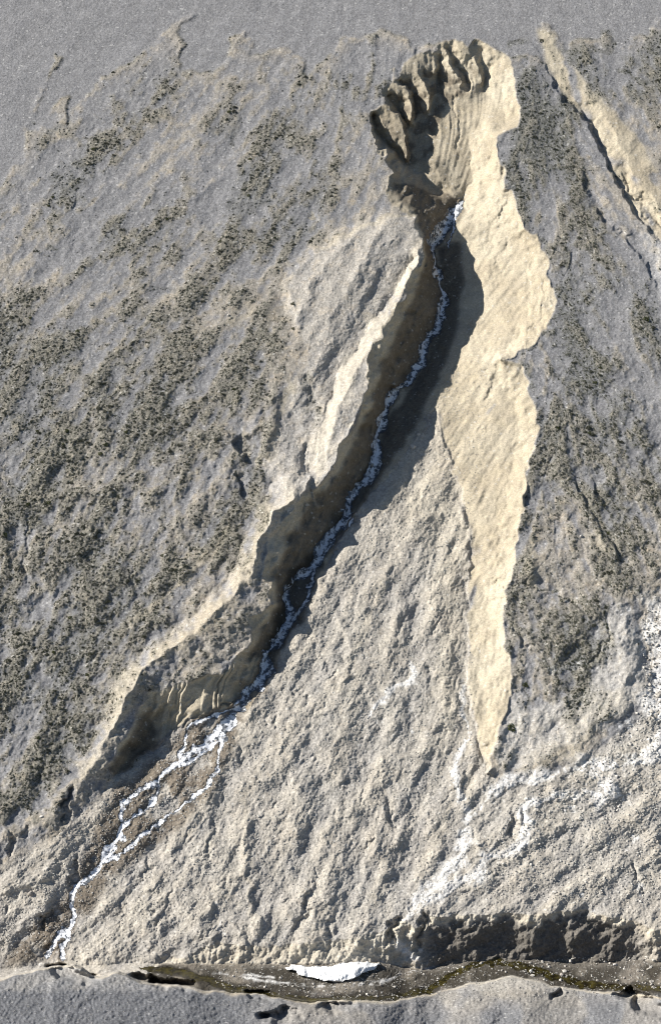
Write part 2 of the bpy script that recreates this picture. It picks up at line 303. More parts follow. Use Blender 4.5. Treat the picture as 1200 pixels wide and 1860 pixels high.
CH_TR = [(975, 50), (985, 100), (1010, 165), (1065, 215), (1110, 300), (1150, 375), (1215, 455), (1300, 520), (1300, 380), (1200, 330), (1160, 260), (1110, 200), (1060, 150), (1030, 110), (1000, 60)]
CH_TR2 = [(1040, 210), (1030, 300), (1060, 330), (1080, 380), (1130, 430), (1180, 480), (1195, 540), (1300, 650), (1300, 520), (1215, 455), (1150, 375), (1110, 300), (1075, 230)]
chan = soft(CH_TR, 3); chan2 = soft(CH_TR2, 4)
MOUND = [(1120, 1085), (1100, 1130), (1095, 1180), (1080, 1220), (1050, 1260), (960, 1290), (930, 1240), (925, 1300), (900, 1350), (900, 1400), (960, 1390), (1130, 1300), (1172, 1270), (1170, 1180), (1140, 1110)]
mound = soft(MOUND, 3)

R2f = lambda pts, x: np.interp(x, [p[0] for p in pts], [p[1] for p in pts])
jag = .9 * S2 + 1.2 * NB
def sm1(a, s=9):
    k = np.exp(-.5 * (np.arange(-4 * s, 4 * s + 1) / s) ** 2); k /= k.sum(); q = np.convolve(np.pad(a[0], 4 * s, mode='edge'), k, 'valid'); return np.broadcast_to(q[None].astype(np.float32), X.shape)
_i = np.interp
def R2f(pts, x): return sm1(_i(x, [p[0] for p in pts], [p[1] for p in pts]), 5)
Ytop = R2f([(0, 1758), (250, 1742), (340, 1738), (370, 1722), (400, 1712), (480, 1722), (560, 1712), (640, 1706), (700, 1690), (735, 1668), (755, 1692), (780, 1664), (850, 1662), (950, 1660), (1050, 1655), (1130, 1666), (1200, 1690)], X) + jag
Yfoot = R2f([(0, 1760), (250, 1750), (340, 1750), (370, 1752), (480, 1750), (560, 1752), (640, 1746), (700, 1750), (760, 1762), (850, 1746), (950, 1742), (1050, 1750), (1130, 1745), (1200, 1745)], X) + jag * .5
Ycr = R2f([(0, 1778), (60, 1764), (100, 1751), (140, 1753), (178, 1777), (207, 1765), (255, 1783), (330, 1790), (380, 1800), (450, 1803), (550, 1822), (640, 1817), (720, 1818), (800, 1803), (850, 1786), (900, 1778), (930, 1770), (980, 1785), (1060, 1800), (1130, 1802), (1200, 1812)], X) + 1.6 * NB
Yfoot0, Ytop0 = Yfoot, Ytop; Yfoot = Yfoot + 60 * (1 - smooth(X, 225, 300)); Ytop = Ytop + 60 * (1 - smooth(X, 225, 300))
bank = smooth(Y, Ytop - 2, Ytop + 2) * (1 - smooth(Y, Yfoot - 4, Yfoot + 4)); bed = smooth(Y, Yfoot - 5, Yfoot + 3) * (1 - smooth(Y, Ycr - 2, Ycr + 1)); fore = smooth(Y, Ycr - 2, Ycr + 1); bank = bank * (1 - fore)
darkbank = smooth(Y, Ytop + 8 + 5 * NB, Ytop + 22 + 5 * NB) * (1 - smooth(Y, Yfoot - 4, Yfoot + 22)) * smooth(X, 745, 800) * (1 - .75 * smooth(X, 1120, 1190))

# ------------------------------------------------------------------ height of everything, towards the camera from the middle of the slope
cal = (1 - gul) * (1 - bed)
k35 = 1 / math.tan(math.radians(34) + PHI)
sy = (930 - Y) / F
H = -k35 * sy * D / (1 - k35 * sy)
PM = .2 * (1 - H / D)                                  # metres per pixel
dt = np.clip(np.minimum(Y, Yfoot0) - Ytop0, 0, 999) * PM
bs = sm1(np.interp(X, [300, 400, 700, 800, 1130, 1200], [.1, .35, .45, .66, .66, .5]), 16)
H = H - bs * dt + 1.55 * np.clip(np.minimum(Y, Ycr) - np.maximum(Yfoot0, Ytop0), 0, 999) * PM + 1.6 * np.clip(Y - Ycr, 0, 999) * PM
H += smooth(Y, Ycr - 1.5, Ycr + 1.5) * sm1(np.interp(X, [-70, 0, 200, 400, 640, 860, 940, 1130, 1200], [50, 44, 28, 13, 4, .4, .3, 1, 3]), 40)
rough = 1 - np.clip(sum(0 for _ in range(1)), 0, 1)
amp = 1 - .75 * gul
R += (.32 * NB * (1 + 1.1 * smooth(Y, 600, 900) * (1 - fan)) * (1 - gul) * (1 - bed) + .20 * S4 * (1 - gul)) * (.6 + .6 * fan) * (.25 + .75 * tanarea)
R += S3 * (.05 + .05 * fan * (1 - .5 * smooth(X, 820, 900)) + .06 * dep) * amp * (1 - .7 * bed) * tanarea
rid = np.minimum(S2, .9)
R += rid * (.012 + .028 * fan + .02 * tanarea + .02 * dep) * (1 - .6 * gul) * (1 - .5 * bed)
S6 = streak(noise(9), 110, 9)
R += fan * (1 - bed) * .16 * S6
R += NS * (.008 + .012 * fan + .02 * tanarea) * (1 - .8 * gul)
R += S1 * (.006 + .026 * fan + .010 * tanarea) * (1 - .6 * gul) + NF * (.026 + .030 * fan + .016 * dep + .04 * bed)
# walls: flutes running down the face
G1 = noise(2.0); G2 = noise(5.)
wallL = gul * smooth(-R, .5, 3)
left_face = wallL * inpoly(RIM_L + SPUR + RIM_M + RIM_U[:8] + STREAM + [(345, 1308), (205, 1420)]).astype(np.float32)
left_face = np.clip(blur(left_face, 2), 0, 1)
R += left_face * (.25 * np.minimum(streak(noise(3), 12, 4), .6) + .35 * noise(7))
head = soft([(669, 205), (700, 140), (740, 95), (800, 75), (850, 80), (890, 150), (860, 165), (800, 200), (790, 280), (740, 300)], 4)
R += head * (.5 + .5 * smooth(X, 740, 770)) * (.16 * np.minimum(streak(noise(2.2), 8, 4), .5) + .08 * G2 + .07 * G1)
cliff2 = soft([(267, 1267), (320, 1243), (410, 1217), (440, 1186), (480, 1200), (430, 1272), (345, 1306), (290, 1350)], 3)
fl = np.interp(X + .25 * Y + 3 * NB, np.cumsum(rng.uniform(1.5, 9, 400)) - 100, rng.standard_normal(400))
R += cliff2 * np.minimum(fl, .7) * .55
bowl = soft([(800, 170), (850, 150), (890, 130), (940, 150), (940, 230), (905, 260), (865, 340), (830, 350), (790, 280)], 8)
R += bowl * .06 * streak(noise(1.8), 40, 9)
R += gul * (1 - left_face) * (1 - head) * (1 - .7 * bowl) * (S2 * .03 + streak(noise(2.2), 26, 8) * .055 + .12 * smooth(NB, .3, 1.5) * S3 + .5 * noise(22) + .03 * NS)
flb = np.interp(X + .1 * Y + 2 * NB, np.arange(-100, 2200, 4.), rng.standard_normal(575))
R += bank * (np.minimum(flb, .8) * .16 + .14 * NB + .08 * NS)
R *= 1 - .85 * fore
R += fore * (.9 * fbm(34, 4) * (.25 + .75 * smooth(X, 330, 520)) + .10 * NB + .12 * noise(1.5) + .08 * noise(4)) * smooth(Y, Ycr, Ycr + 12)
def hollow(cx, cy, rx, ry, an, d):
    """a scooped hollow, steep on its left lip"""
    c_, s_ = math.cos(an), math.sin(an); u = ((WX - cx) * c_ + (WY - cy) * s_) / rx; v = (-(WX - cx) * s_ + (WY - cy) * c_) / ry
    r = np.hypot(u, v); R[:] -= .7 * d * smooth(1.25 + .12 * NQ - r, 0, .75) * np.clip(.75 - .35 * u, 0, 1.2)
for q in [(134, 1768, 46, 13, .22, 17), (308, 1787, 62, 10, .2, 17), (472, 1807, 34, 7, .1, 9), (512, 1845, 36, 15, .1, 12), (606, 1829, 40, 10, 0, 11),
          (1013, 1806, 14, 7, 0, 7), (1170, 1824, 48, 17, .35, 16)]: hollow(*q)

# water courses
water = np.full_like(X, -1.0)
def course(pts, w, wn=.35):
    sl, sd, t = near(pts, w * 2 + 6, X + 2.2 * NS + 1.5 * NB, Y + 2.2 * NS)
    ww = np.interp(t, np.linspace(0, 1, len(w)), w) if isinstance(w, (list, tuple)) else w
    water[sl] = np.maximum(water[sl], 1 - np.abs(sd) / (ww * (1 + wn * noise_b[sl])))
noise_b = noise(7)
def course_w(pts, w): 
    sl, sd, t = near(pts, max(w) * 2 + 6, X + .8 * NS + 1.8 * NQ + 1.5 * NB, Y + .8 * NS)
    ww = np.interp(t, np.linspace(0, 1, len(w)), w)
    water[sl] = np.maximum(water[sl], 1 - np.abs(sd) / (ww * np.clip(1 + .3 * noise_b[sl], .35, 2)))
course_w(STREAM[:6], [4, 11, 10, 8, 7, 7]); course_w(STREAM[5:24], [7, 8, 7, 6, 9, 10, 10, 10]); course_w(STREAM[23:], [10, 7, 6, 8, 11, 8])
course_w([(830, 385), (825, 415), (812, 450)], [4, 3, 1.5])
course_w([(577, 1022), (565, 1060), (558, 1085), (545, 1112), (525, 1135)], [4, 4, 4])
course_w([(690, 800), (668, 850), (650, 885)], [3, 3, 4])
course_w([(436, 1276), (418, 1300), (400, 1325), (375, 1350), (340, 1370), (310, 1395), (290, 1415), (255, 1435), (225, 1460), (222, 1480), (228, 1500), (215, 1520), (195, 1545), (190, 1565), (165, 1590), (137, 1612), (130, 1640), (134, 1665), (110, 1700), (84, 1737)], [10, 9, 8, 5.5, 5, 5, 4.5, 6, 7, 7, 6, 6, 6])
course_w([(432, 1290), (412, 1325), (398, 1365), (393, 1400), (372, 1430), (322, 1468), (292, 1490), (262, 1515), (215, 1555), (190, 1568)], [7, 6, 4, 4, 4, 4, 5])
course_w([(288, 1420), (278, 1450), (252, 1478), (228, 1500)], [4, 3.5, 4]); course_w([(395, 1345), (350, 1380), (318, 1392)], [4, 4, 3])
course_w([(432, 1284), (385, 1300), (345, 1318), (336, 1348), (322, 1380)], [4, 2.5, 2, 3]); course_w([(120, 1690), (118, 1712), (112, 1735)], [4, 4, 5])
course_w([(205, 1530), (192, 1548), (186, 1560)], [5, 6, 5])
stream_m = water.copy(); water[:] = -1
course_w([(255, 1758), (330, 1764), (370, 1777), (420, 1797), (500, 1808), (560, 1817), (640, 1814), (720, 1810), (780, 1799), (815, 1772), (860, 1752), (900, 1746), (950, 1754), (1000, 1772), (1060, 1787), (1120, 1792), (1270, 1800)], [4, 6, 7, 5, 5, 5, 6, 6, 5])
river_m = water.copy(); water[:] = -1
course_w([(390, 1766), (450, 1778), (520, 1786), (600, 1792), (690, 1786), (735, 1768), (790, 1757)], [5, 5, 4, 4, 3])
course_w([(440, 1770), (500, 1776)], [4, 3])
wash_m = water.copy()
smax = smooth(stream_m, -.3, .4)
R -= .35 * smax + .25 * smooth(river_m, -.4, .3)
wet = np.zeros_like(X)
WETP = [(440, 1288), (345, 1312), (292, 1362), (210, 1425), (170, 1500), (150, 1560), (100, 1640), (20, 1720), (0, 1760), (100, 1745), (175, 1640), (225, 1580), (335, 1500), (400, 1425), (415, 1370), (450, 1320)]
wet = np.maximum(1.0 * soft(WETP, 8) * smooth(NB, -2.2, -.4), smooth(stream_m, -1.6, 0) * .9)
wet = np.maximum(wet, bed * smooth(river_m, -3.0, -.2)); wet = np.maximum(wet, bed * smooth(Y, Yfoot, Yfoot + 10) * (.8 + .2 * smooth(NB, -1, 1)))
floor_shade = soft([(790, 440), (835, 440), (845, 500), (830, 600), (800, 690), (740, 800), (690, 870), (630, 950), (595, 1000), (560, 1110), (500, 1200), (470, 1230), (480, 1180), (520, 1040), (580, 990), (640, 900), (690, 780), (750, 690), (790, 600), (800, 520)], 4)  # shade of the gully floor, put into the ground colour
wet = np.maximum(wet, floor_shade * .8)  # besides real wet ground, this field carries the painted floor shade

# fields that steer the ground materials
blend = soft(GULLY, 9) * (1 - soft([(900, 640), (1300, 600), (1300, 1450), (905, 1425), (930, 1300), (925, 1000)], 1.5))
clay = np.where(Y > 700, np.minimum(gul, smooth(soft(GULLY, 7) + .12 * NB + .1 * S2, .35, .8) + soft([(905, 640), (1000, 640), (1000, 1400), (895, 1400), (905, 1000)], 8)), gul) * (1 - .55 * floor_shade)
clay = np.maximum(clay, bank * .8 * (1 - darkbank)); clay = np.maximum(clay, .75 * chan * smooth(S3 + .8 * NB, -2.2, -.4) * 1.25)
BAND = np.zeros_like(X)
for pts, w in [([(765, 440), (740, 505), (700, 568), (650, 650), (620, 700), (600, 760), (585, 820), (572, 880)], 15), (CREST2, 15), (CREST2, 9), ([(757, 390), (700, 394), (640, 421), (588, 452)], 4), ([(525, 700), (505, 760), (490, 830)], 9),
               ([(445, 1440), (446, 1560), (455, 1640), (470, 1700)], 7), ([(700, 1060), (650, 1170), (620, 1250)], 7), ([(820, 1460), (800, 1520)], 6), ([(855, 1400), (858, 1480)], 8), ([(820, 890), (850, 960)], 8),
               ([(970, 990), (965, 1030), (972, 1060)], 9), ([(1085, 970), (1100, 1000)], 9), ([(240, 1130), (330, 1060), (420, 960)], 5), ([(425, 590), (455, 560)], 7)]:
    band(BAND, pts, w, .55)
clay = np.maximum(clay, BAND); clay = np.maximum(clay, fan * (.30 + .40 * soft([(790, 600), (900, 640), (860, 950), (850, 1350), (800, 1350), (790, 1000), (700, 900), (780, 760)], 22) + .12 * np.tanh(S3))); clay = np.maximum(clay, .35 * fore * smooth(fbm(30, 3), -.4, .8) * smooth(X, 400, 560) + 0)
clay = np.maximum(clay, fore * smooth(-(Y - Ycr), -7 - 2 * np.clip(NB, -1.5, 1.5), 0) * .9); clay = np.maximum(clay, .5 * soft([(850, 1790), (900, 1770), (950, 1765), (1000, 1790), (980, 1810), (880, 1815)], 4))
clay = np.maximum(clay, .55 * soft([(930, 1330), (1000, 1300), (1090, 1250), (1130, 1200), (1150, 1290), (1040, 1380), (940, 1400)], 10) * smooth(NB, -1, 1))
tan = gridmap(TANMAP); tan = tanarea * smooth(.35 * S3 + .3 * S4 + .35 * NB + .35 * S2 + .2 * NS + (tan - .5) * 4.0, -.7, .8)
edge = np.clip(tanarea * (1 - blur(tanarea, 16)) * 2.4, 0, 1); tan = np.maximum(tan, edge * smooth(NB + NS * .4, -1.6, .4) * smooth(Y, 20, 60))
tan = np.where(fan > .5, .55 + .25 * np.tanh(S4 + NB * .5), tan); tan = np.maximum(np.maximum(tan, .6 * mound), .65 * dep); tan = tan * (1 - fore) + fore * .35 * smooth(X, 300, 600)
pale = np.zeros_like(X)
for pts, w in [([(1250, 1350), (1200, 1365), (1130, 1385), (1060, 1390), (980, 1410), (930, 1420), (890, 1450), (850, 1480), (838, 1530), (830, 1570), (780, 1612), (740, 1665)], 11), ([(1140, 1440), (1060, 1440), (960, 1460), (940, 1480)], 8),
               ([(950, 1470), (955, 1530), (920, 1550), (880, 1555), (866, 1592), (820, 1612), (770, 1640)], 8), ([(1210, 1080), (1185, 1150), (1195, 1230), (1180, 1290), (1210, 1330)], 20), ([(1075, 1395), (1090, 1450)], 12),
               ([(745, 1190), (748, 1235), (705, 1255), (690, 1275), (672, 1300)], 4), ([(845, 1240), (840, 1290), (852, 1330), (830, 1370), (822, 1410), (838, 1450)], 5), ([(395, 1645), (405, 1700)], 4), ([(1010, 1220), (1050, 1205)], 9), ([(730, 1720), (760, 1745)], 9)]:
    band(pale, pts, w, .95, .5)
pale *= smooth(NS + NB * .6, -2.2, .0); pale *= .9; pale = np.maximum(pale, .8 * wash_m.clip(0, 1)); pale = np.maximum(pale, .16 * dep); pale = np.maximum(pale, .13 * fan); pale = np.maximum(pale, .10 * fan * smooth(X + .3 * Y, 1150, 1500) + .3 * soft(CH_TR2, 6) * smooth(X, 1150, 1200))
vegd = gridmap(VEGMAP) * tanarea * (1 - smooth(gul, 0, .3)) * (1 - fan) * (1 - .85 * dep) * (1 - .8 * chan) * (1 - .6 * chan2) * (1 - BAND * .8)
S5 = streak(noise(26), 90, 7)
vegm = smooth(.30 * S3 + .35 * S4 + .45 * NB + .3 * S2 + .3 * NS + .55 * S5 + (vegd - .5) * 2.9, -.95, 1.35) * (vegd > .04)
for pts, w, a in [([(1120, 130), (1140, 135), (1160, 150), (1200, 140)], 6, .9), ([(1145, 150), (1148, 175), (1170, 175), (1160, 185)], 9, .8), ([(1195, 150), (1165, 180)], 5, .7), ([(900, 100), (950, 105), (957, 112)], 3, .9), ([(1020, 90), (1100, 95), (1115, 70), (1090, 60)], 7, .7), ([(925, 80), (950, 75)], 5, .8),
                  ([(865, 1070), (950, 1062), (990, 1070), (1040, 1095), (1080, 1130)], 3.5, .9), ([(1105, 1100), (1095, 1130), (1108, 1150), (1095, 1170), (1080, 1180)], 6, 1), ([(990, 1175), (985, 1205), (1000, 1215)], 5, 1), ([(955, 1240), (950, 1255), (960, 1285)], 4, 1), ([(935, 1140), (960, 1150), (985, 1165)], 3, .9),
                  ([(925, 1318), (930, 1322)], 6, 1), ([(950, 905), (950, 940)], 5, .9), ([(980, 960), (995, 985)], 3, .8), ([(1010, 680), (1050, 700), (1060, 720)], 5, .7), ([(960, 750), (1000, 790), (1080, 800), (1130, 830), (1160, 880)], 7, .6), ([(575, 400), (560, 420)], 2, .4), ([(60, 455), (105, 455)], 4, .9), ([(175, 715), (205, 735), (215, 790)], 6, .7),
                  ([(230, 800), (240, 830)], 5, .7), ([(200, 970), (215, 1040), (190, 1060)], 8, .7), ([(250, 520), (330, 530), (420, 470)], 6, .4), ([(20, 820), (60, 800), (130, 780)], 8, .6), ([(340, 1110), (430, 1090)], 3, .1), ([(365, 1180), (385, 1210)], 5, .8), ([(420, 1120), (440, 1150)], 4, .6), ([(0, 1465), (60, 1445)], 5, .8), ([(560, 690), (566, 730)], 9, .6),
                  ([(395, 240), (430, 200), (425, 270)], 9, .6), ([(100, 320), (115, 345)], 10, .6), ([(75, 265), (105, 230)], 8, .6), ([(425, 375), (480, 365), (440, 390)], 12, .5)]:
    band(vegm, pts, w, a)
pale = np.maximum(pale * (1 - .8 * wet * (1 - bed)), .22 * mound); pale = np.where(bed > .5, .75 * wash_m.clip(0, 1) * smooth(NS + .5 * NB, -1, 1), pale)
rimline = np.clip(tanarea * (1 - tanarea) * 4, 0, 1) * smooth(NB, -.6, .8) * smooth(Y, 30, 70) * (1 - smooth(Y, 320, 400)); vegm = np.maximum(vegm, .85 * rimline)
lip = np.zeros_like(X); band(lip, [(p[0] + 5, p[1]) for p in RIM_R[1:12] + RIM_R2[1:15]], 3.5, .9); vegm = np.maximum(vegm, lip * smooth(NB + .5 * NS, -.2, .8))
vegm *= (1 - smooth(gul, 0, .3))
R += .5 * tanarea * smooth(900 - Y, 0, 500)
# small hummocks where turf holds the soil
R += vegm * (.03 + .05 * np.clip(NS, -1, 2))
brown = np.clip(left_face * (1 - .9 * cliff2) + .6 * head * smooth(-R, 1, 4) * smooth(G2, -.6, .6) + .1 * cliff2 + .42 * soft(RIM_H[:9] + [(850, 165), (800, 200), (790, 260), (830, 360), (780, 430), (750, 400)] + RIM_U[:2:-1], 3), 0, 1)  # brown wall tone that deepens the shade of left wall and head by colour
H = H + R

def pos(px, py, h):
    """from photograph pixel and height to the point in the world"""
    k = (D - h)[..., None]
    return CAM - W_ * k + (px / F - 600 / F)[..., None] * k * np.array([1., 0, 0]) + (930 / F - py / F)[..., None] * k * U_
def place(px, py, up=0.0):
    h = samp(H, np.array([float(px)]), np.array([float(py)])) + up
    return pos(np.array([float(px)]), np.array([float(py)]), h)[0]

# ------------------------------------------------------------------ helpers for meshes and tags
def tag(o, label=None, cat=None, group=None, kind=None):
    for k, v in (('label', label), ('category', cat), ('group', group), ('kind', kind)):
        if v: o[k] = v
    return o
def mesh(name, co, faces, mat, parent=None, smooth_=True, attrs=None, starts=None):
    me = bpy.data.meshes.new(name); faces = np.asarray(faces, np.int32); nf, k = faces.shape
    me.vertices.add(len(co)); me.vertices.foreach_set('co', np.asarray(co, np.float32).ravel())
    me.loops.add(nf * k); me.loops.foreach_set('vertex_index', faces.ravel())
    me.polygons.add(nf); me.polygons.foreach_set('loop_start', np.arange(nf, dtype=np.int32) * k)
    me.polygons.foreach_set('use_smooth', np.full(nf, smooth_, bool))
    for an, av in (attrs or {}).items():
        at = me.attributes.new(an, 'FLOAT', 'POINT'); at.data.foreach_set('value', np.asarray(av, np.float32).ravel())
    me.update(calc_edges=True); me.materials.append(mat)
    o = bpy.data.objects.new(name, me); sc.collection.objects.link(o); o.parent = parent
    return o

# ------------------------------------------------------------------ materials
class NT:
    def __init__(s, name, rough=.95):
        s.m = bpy.data.materials.new(name); s.m.use_nodes = True; s.t = s.m.node_tree; s.b = s.t.nodes['Principled BSDF']
        s.b.inputs['Roughness'].default_value = rough; s.b.inputs['Specular IOR Level'].default_value = .15
        s.g = s.t.nodes.new('ShaderNodeNewGeometry').outputs['Position']
    def put(s, inp, v):
        if hasattr(v, 'type') and hasattr(v, 'links'): s.t.links.new(v, inp)
        elif isinstance(v, tuple): inp.default_value = (*v, 1)[:len(inp.default_value)]
        else: inp.default_value = v
    def attr(s, n):
        a = s.t.nodes.new('ShaderNodeAttribute'); a.attribute_name = n; return a.outputs['Fac']
    def noise(s, scale, detail=3, r=.6, vec=None):
        n = s.t.nodes.new('ShaderNodeTexNoise'); s.put(n.inputs['Scale'], scale); n.inputs['Detail'].default_value = detail; n.inputs['Roughness'].default_value = r
        s.t.links.new(vec or s.g, n.inputs['Vector']); return n.outputs['Fac']
    def cells(s, scale, out='Color'):
        n = s.t.nodes.new('ShaderNodeTexVoronoi'); n.inputs['Scale'].default_value = scale; s.t.links.new(s.g, n.inputs['Vector']); return n.outputs[out]
    def val(s, c):
        n = s.t.nodes.new('ShaderNodeSeparateColor'); s.t.links.new(c, n.inputs[0]); return n.outputs[0]
    def mp(s, v, a, b, c=0., d=1.):
        n = s.t.nodes.new('ShaderNodeMapRange'); n.clamp = True
        for k, q in enumerate((v, a, b, c, d)): s.put(n.inputs[k], q)
        return n.outputs[0]
    def math(s, op, a, b=0.):
        n = s.t.nodes.new('ShaderNodeMath'); n.operation = op; s.put(n.inputs[0], a); s.put(n.inputs[1], b); return n.outputs[0]
    def mix(s, f, a, b, mode='MIX'):
        n = s.t.nodes.new('ShaderNodeMix'); n.data_type = 'RGBA'; n.blend_type = mode; s.put(n.inputs[0], f); s.put(n.inputs[6], a); s.put(n.inputs[7], b); return n.outputs[2]
    def done(s, col, bump=None, strength=.5, dist=.2):
        s.put(s.b.inputs['Base Color'], col)
        if bump is not None:
            b = s.t.nodes.new('ShaderNodeBump'); b.inputs['Strength'].default_value = strength; b.inputs['Distance'].default_value = dist
            s.put(b.inputs['Height'], bump); s.t.links.new(b.outputs[0], s.b.inputs['Normal'])
        return s.m

def ground_material(name, tint=(1, 1, 1)):
    t = NT(name, .96)
    big = t.noise(.035, 4); mid = t.noise(.25, 5, .65); fine = t.noise(1.6, 4, .7); st = t.val(t.cells(1.5)); st2 = t.val(t.cells(3.2))
    clay, tan, pale, wet, dark, veg = (t.attr(n) for n in ('clay', 'tan', 'pale', 'wet', 'dark', 'veg')); brown = t.attr('brown')
    grey = t.mix(t.mp(mid, .35, .65), (.250, .257, .276), (.31, .315, .33))
    tanc = t.mix(t.mp(fine, .3, .7), (.44, .40, .345), (.365, .348, .318))
    tanc = t.mix(t.mp(mid, .52, .68, 0, .6), tanc, (.54, .45, .33))
    c = t.mix(tan, grey, tanc)
    cl = t.mix(t.mp(mid, .35, .65), (.575, .495, .355), (.47, .41, .31)); cl = t.mix(t.mp(big, .4, .62, 0, .8), cl, (.63, .57, .445))
    c = t.mix(t.math('MULTIPLY', clay, t.mp(fine, .2, .6, .82, 1)), c, cl)
    c = t.mix(t.math('MULTIPLY', brown, .9), c, t.mix(t.mp(mid, .35, .65), (.105, .09, .068), (.18, .155, .12)))  # painted shade: darker brown on the gully's shaded side
    wet_shade_c = t.mix(t.mp(fine, .35, .65), (.10, .08, .06), (.20, .165, .125)); wet_shade_c = t.mix(t.attr('soak_shade'), wet_shade_c, (.026, .022, .016)); c = t.mix(t.math('MULTIPLY', wet, .94), c, wet_shade_c)  # wet gravel and the painted gully floor shade share these colours
    c = t.mix(t.math('MULTIPLY', t.attr('slate'), .85), c, t.mix(t.mp(fine, .3, .7), (.12, .124, .136), (.195, .20, .21)))
    c = t.mix(t.math('MULTIPLY', pale, t.mp(fine, .3, .5, .5, 1)), c, (.80, .79, .77))
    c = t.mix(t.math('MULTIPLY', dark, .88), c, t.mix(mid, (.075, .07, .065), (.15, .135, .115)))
    turf = t.mix(t.mp(mid, .4, .6), (.082, .083, .066), (.128, .127, .104)); c = t.mix(t.math('MULTIPLY', veg, t.mp(fine, .35, .6, .25, .9)), c, turf)
    c = t.mix(1.0, c, t.mp(t.attr('tone'), -2.2, 2.2, .90, 1.10), 'MULTIPLY')
    # single stones: each cell its own shade, less so on fresh clay
    k = t.mp(clay, .3, 1, 1, .3)
    sp = t.mp(st, 0, 1, .82, 1.19); c = t.mix(k, c, t.mix(1.0, c, sp, 'MULTIPLY'))
    sp2 = t.mp(st2, 0, 1, .84, 1.16); c = t.mix(1.0, c, sp2, 'MULTIPLY')
    c = t.mix(t.math('MULTIPLY', t.mp(st, .978, .99), t.mp(dark, 0, 1, .35, .1)), c, (.62, .61, .58))
    bump = t.math('ADD', t.math('MULTIPLY', fine, .8), t.math('MULTIPLY', t.cells(1.9, 'Distance'), .5))
    return t.done(c, t.math('MULTIPLY', bump, t.mp(clay, .4, 1, 1, .45)), .55, .16)
M_ground = ground_material('stony_ground')
t = NT('foaming_water', .25); t.b.inputs['Specular IOR Level'].default_value = .5
fo = t.noise(.5, 3, .65); f2 = t.noise(1.5, 3, .7)
fm = t.mp(t.math('ADD', t.math('ADD', t.math('MULTIPLY', fo, .9), t.math('MULTIPLY', f2, .45)), t.math('MULTIPLY', t.attr('core'), .20)), .74, .86)
t.put(t.b.inputs['Roughness'], t.mp(fm, 0, 1, .2, .7))
M_foam = t.done(t.mix(fm, (.09, .10, .115), (.78, .80, .84)), f2, .3, .1)
t = NT('peaty_water', .2); t.b.inputs['Specular IOR Level'].default_value = .35
M_peat = t.done(t.mix(t.mp(t.noise(.5, 4), .4, .65), (.012, .010, .005), (.06, .05, .012)), t.noise(1.2, 2), .2, .1)
t = NT('old_snow', .6)
M_snow = t.done(t.mix(t.mp(t.noise(.22, 5, .7), .45, .75, 0, .6), (.86, .87, .87), (.60, .56, .50)), t.noise(.9, 4), .5, .3); t.b.inputs['Subsurface Weight'].default_value = 0
def rock_mat(name, a, b):
    t = NT(name, .9); oi = t.t.nodes.new('ShaderNodeObjectInfo').outputs['Random']
    c = t.mix(oi, a, b); return t.done(t.mix(t.mp(t.noise(2.2, 4), .35, .7, 0, .5), c, (.28, .25, .21)), t.noise(3, 3), .5, .1)
M_rock = rock_mat('limestone', (.50, .47, .42), (.66, .63, .58)); M_rockd = rock_mat('weathered_stone', (.27, .25, .23), (.42, .39, .35))
t = NT('loose_stones', .9); sv = t.attr('shade'); M_stones = t.done(t.mix(sv, (.24, .23, .21), (.56, .54, .50)), t.noise(4, 2), .4, .08)
t = NT('heather_leaves', .85); sv = t.attr('shade'); M_leaf = t.done(t.mix(sv, (.048, .051, .036), (.095, .098, .068)))
t = NT('green_leaves', .85); sv = t.attr('shade'); M_green = t.done(t.mix(sv, (.045, .055, .02), (.11, .12, .045)))

# ------------------------------------------------------------------ the ground, one continuous surface cut into its named grounds
gx = [xs[0]]; st = ST
left = []; x = xs[0]
for k in range(42): st *= 1.13; x -= st; left.append(x)
right = []; x = xs[-1]; st = ST
for k in range(42): st *= 1.13; x += st; right.append(x)
up = []; y = ys[0]; st = ST
for k in range(44): st *= 1.13; y -= st; up.append(y)
down = []; y = ys[-1]; st = ST
for k in range(22): st *= 1.13; y += st; down.append(y)
AX = np.array(left[::-1] + list(xs) + right); AY = np.array(up[::-1] + list(ys) + down)
GX, GY = np.meshgrid(AX, AY)
def fold(v, lo, hi, w0, w1):
    """beyond the detailed ground keep reusing its last strip, to and fro"""
    a = np.where(v < lo, lo - v, v - hi); w = np.where(v < lo, w0, w1); t = np.abs((a + w) % (2 * w) - w)
    return np.where(v < lo, lo + t, np.where(v > hi, hi - t, v))
MX, MY = fold(GX, X0, xs[-1], 130., 110.), fold(GY, Y0, ys[-1], 80., 45.)
outer = (GX < X0) | (GX > xs[-1]) | (GY < Y0) | (GY > ys[-1])
pick_i = np.clip(np.round((MX - X0) / ST).astype(int), 0, NX - 1); pick_j = np.clip(np.round((MY - Y0) / ST).astype(int), 0, NY - 1)
def pad(a): return a[pick_j, pick_i]
syg = (930 - GY) / F
Hb = -k35 * syg * D / (1 - k35 * syg); Hedge = pad(H)
Hb_c = -k35 * ((930 - MY) / F) * D / (1 - k35 * ((930 - MY) / F))
HH = Hedge + (Hb - Hb_c) + np.clip(GY - MY, 0, 999) * .2 * 1.8 * (GY > ys[-1])
P = pos(GX, GY, HH)
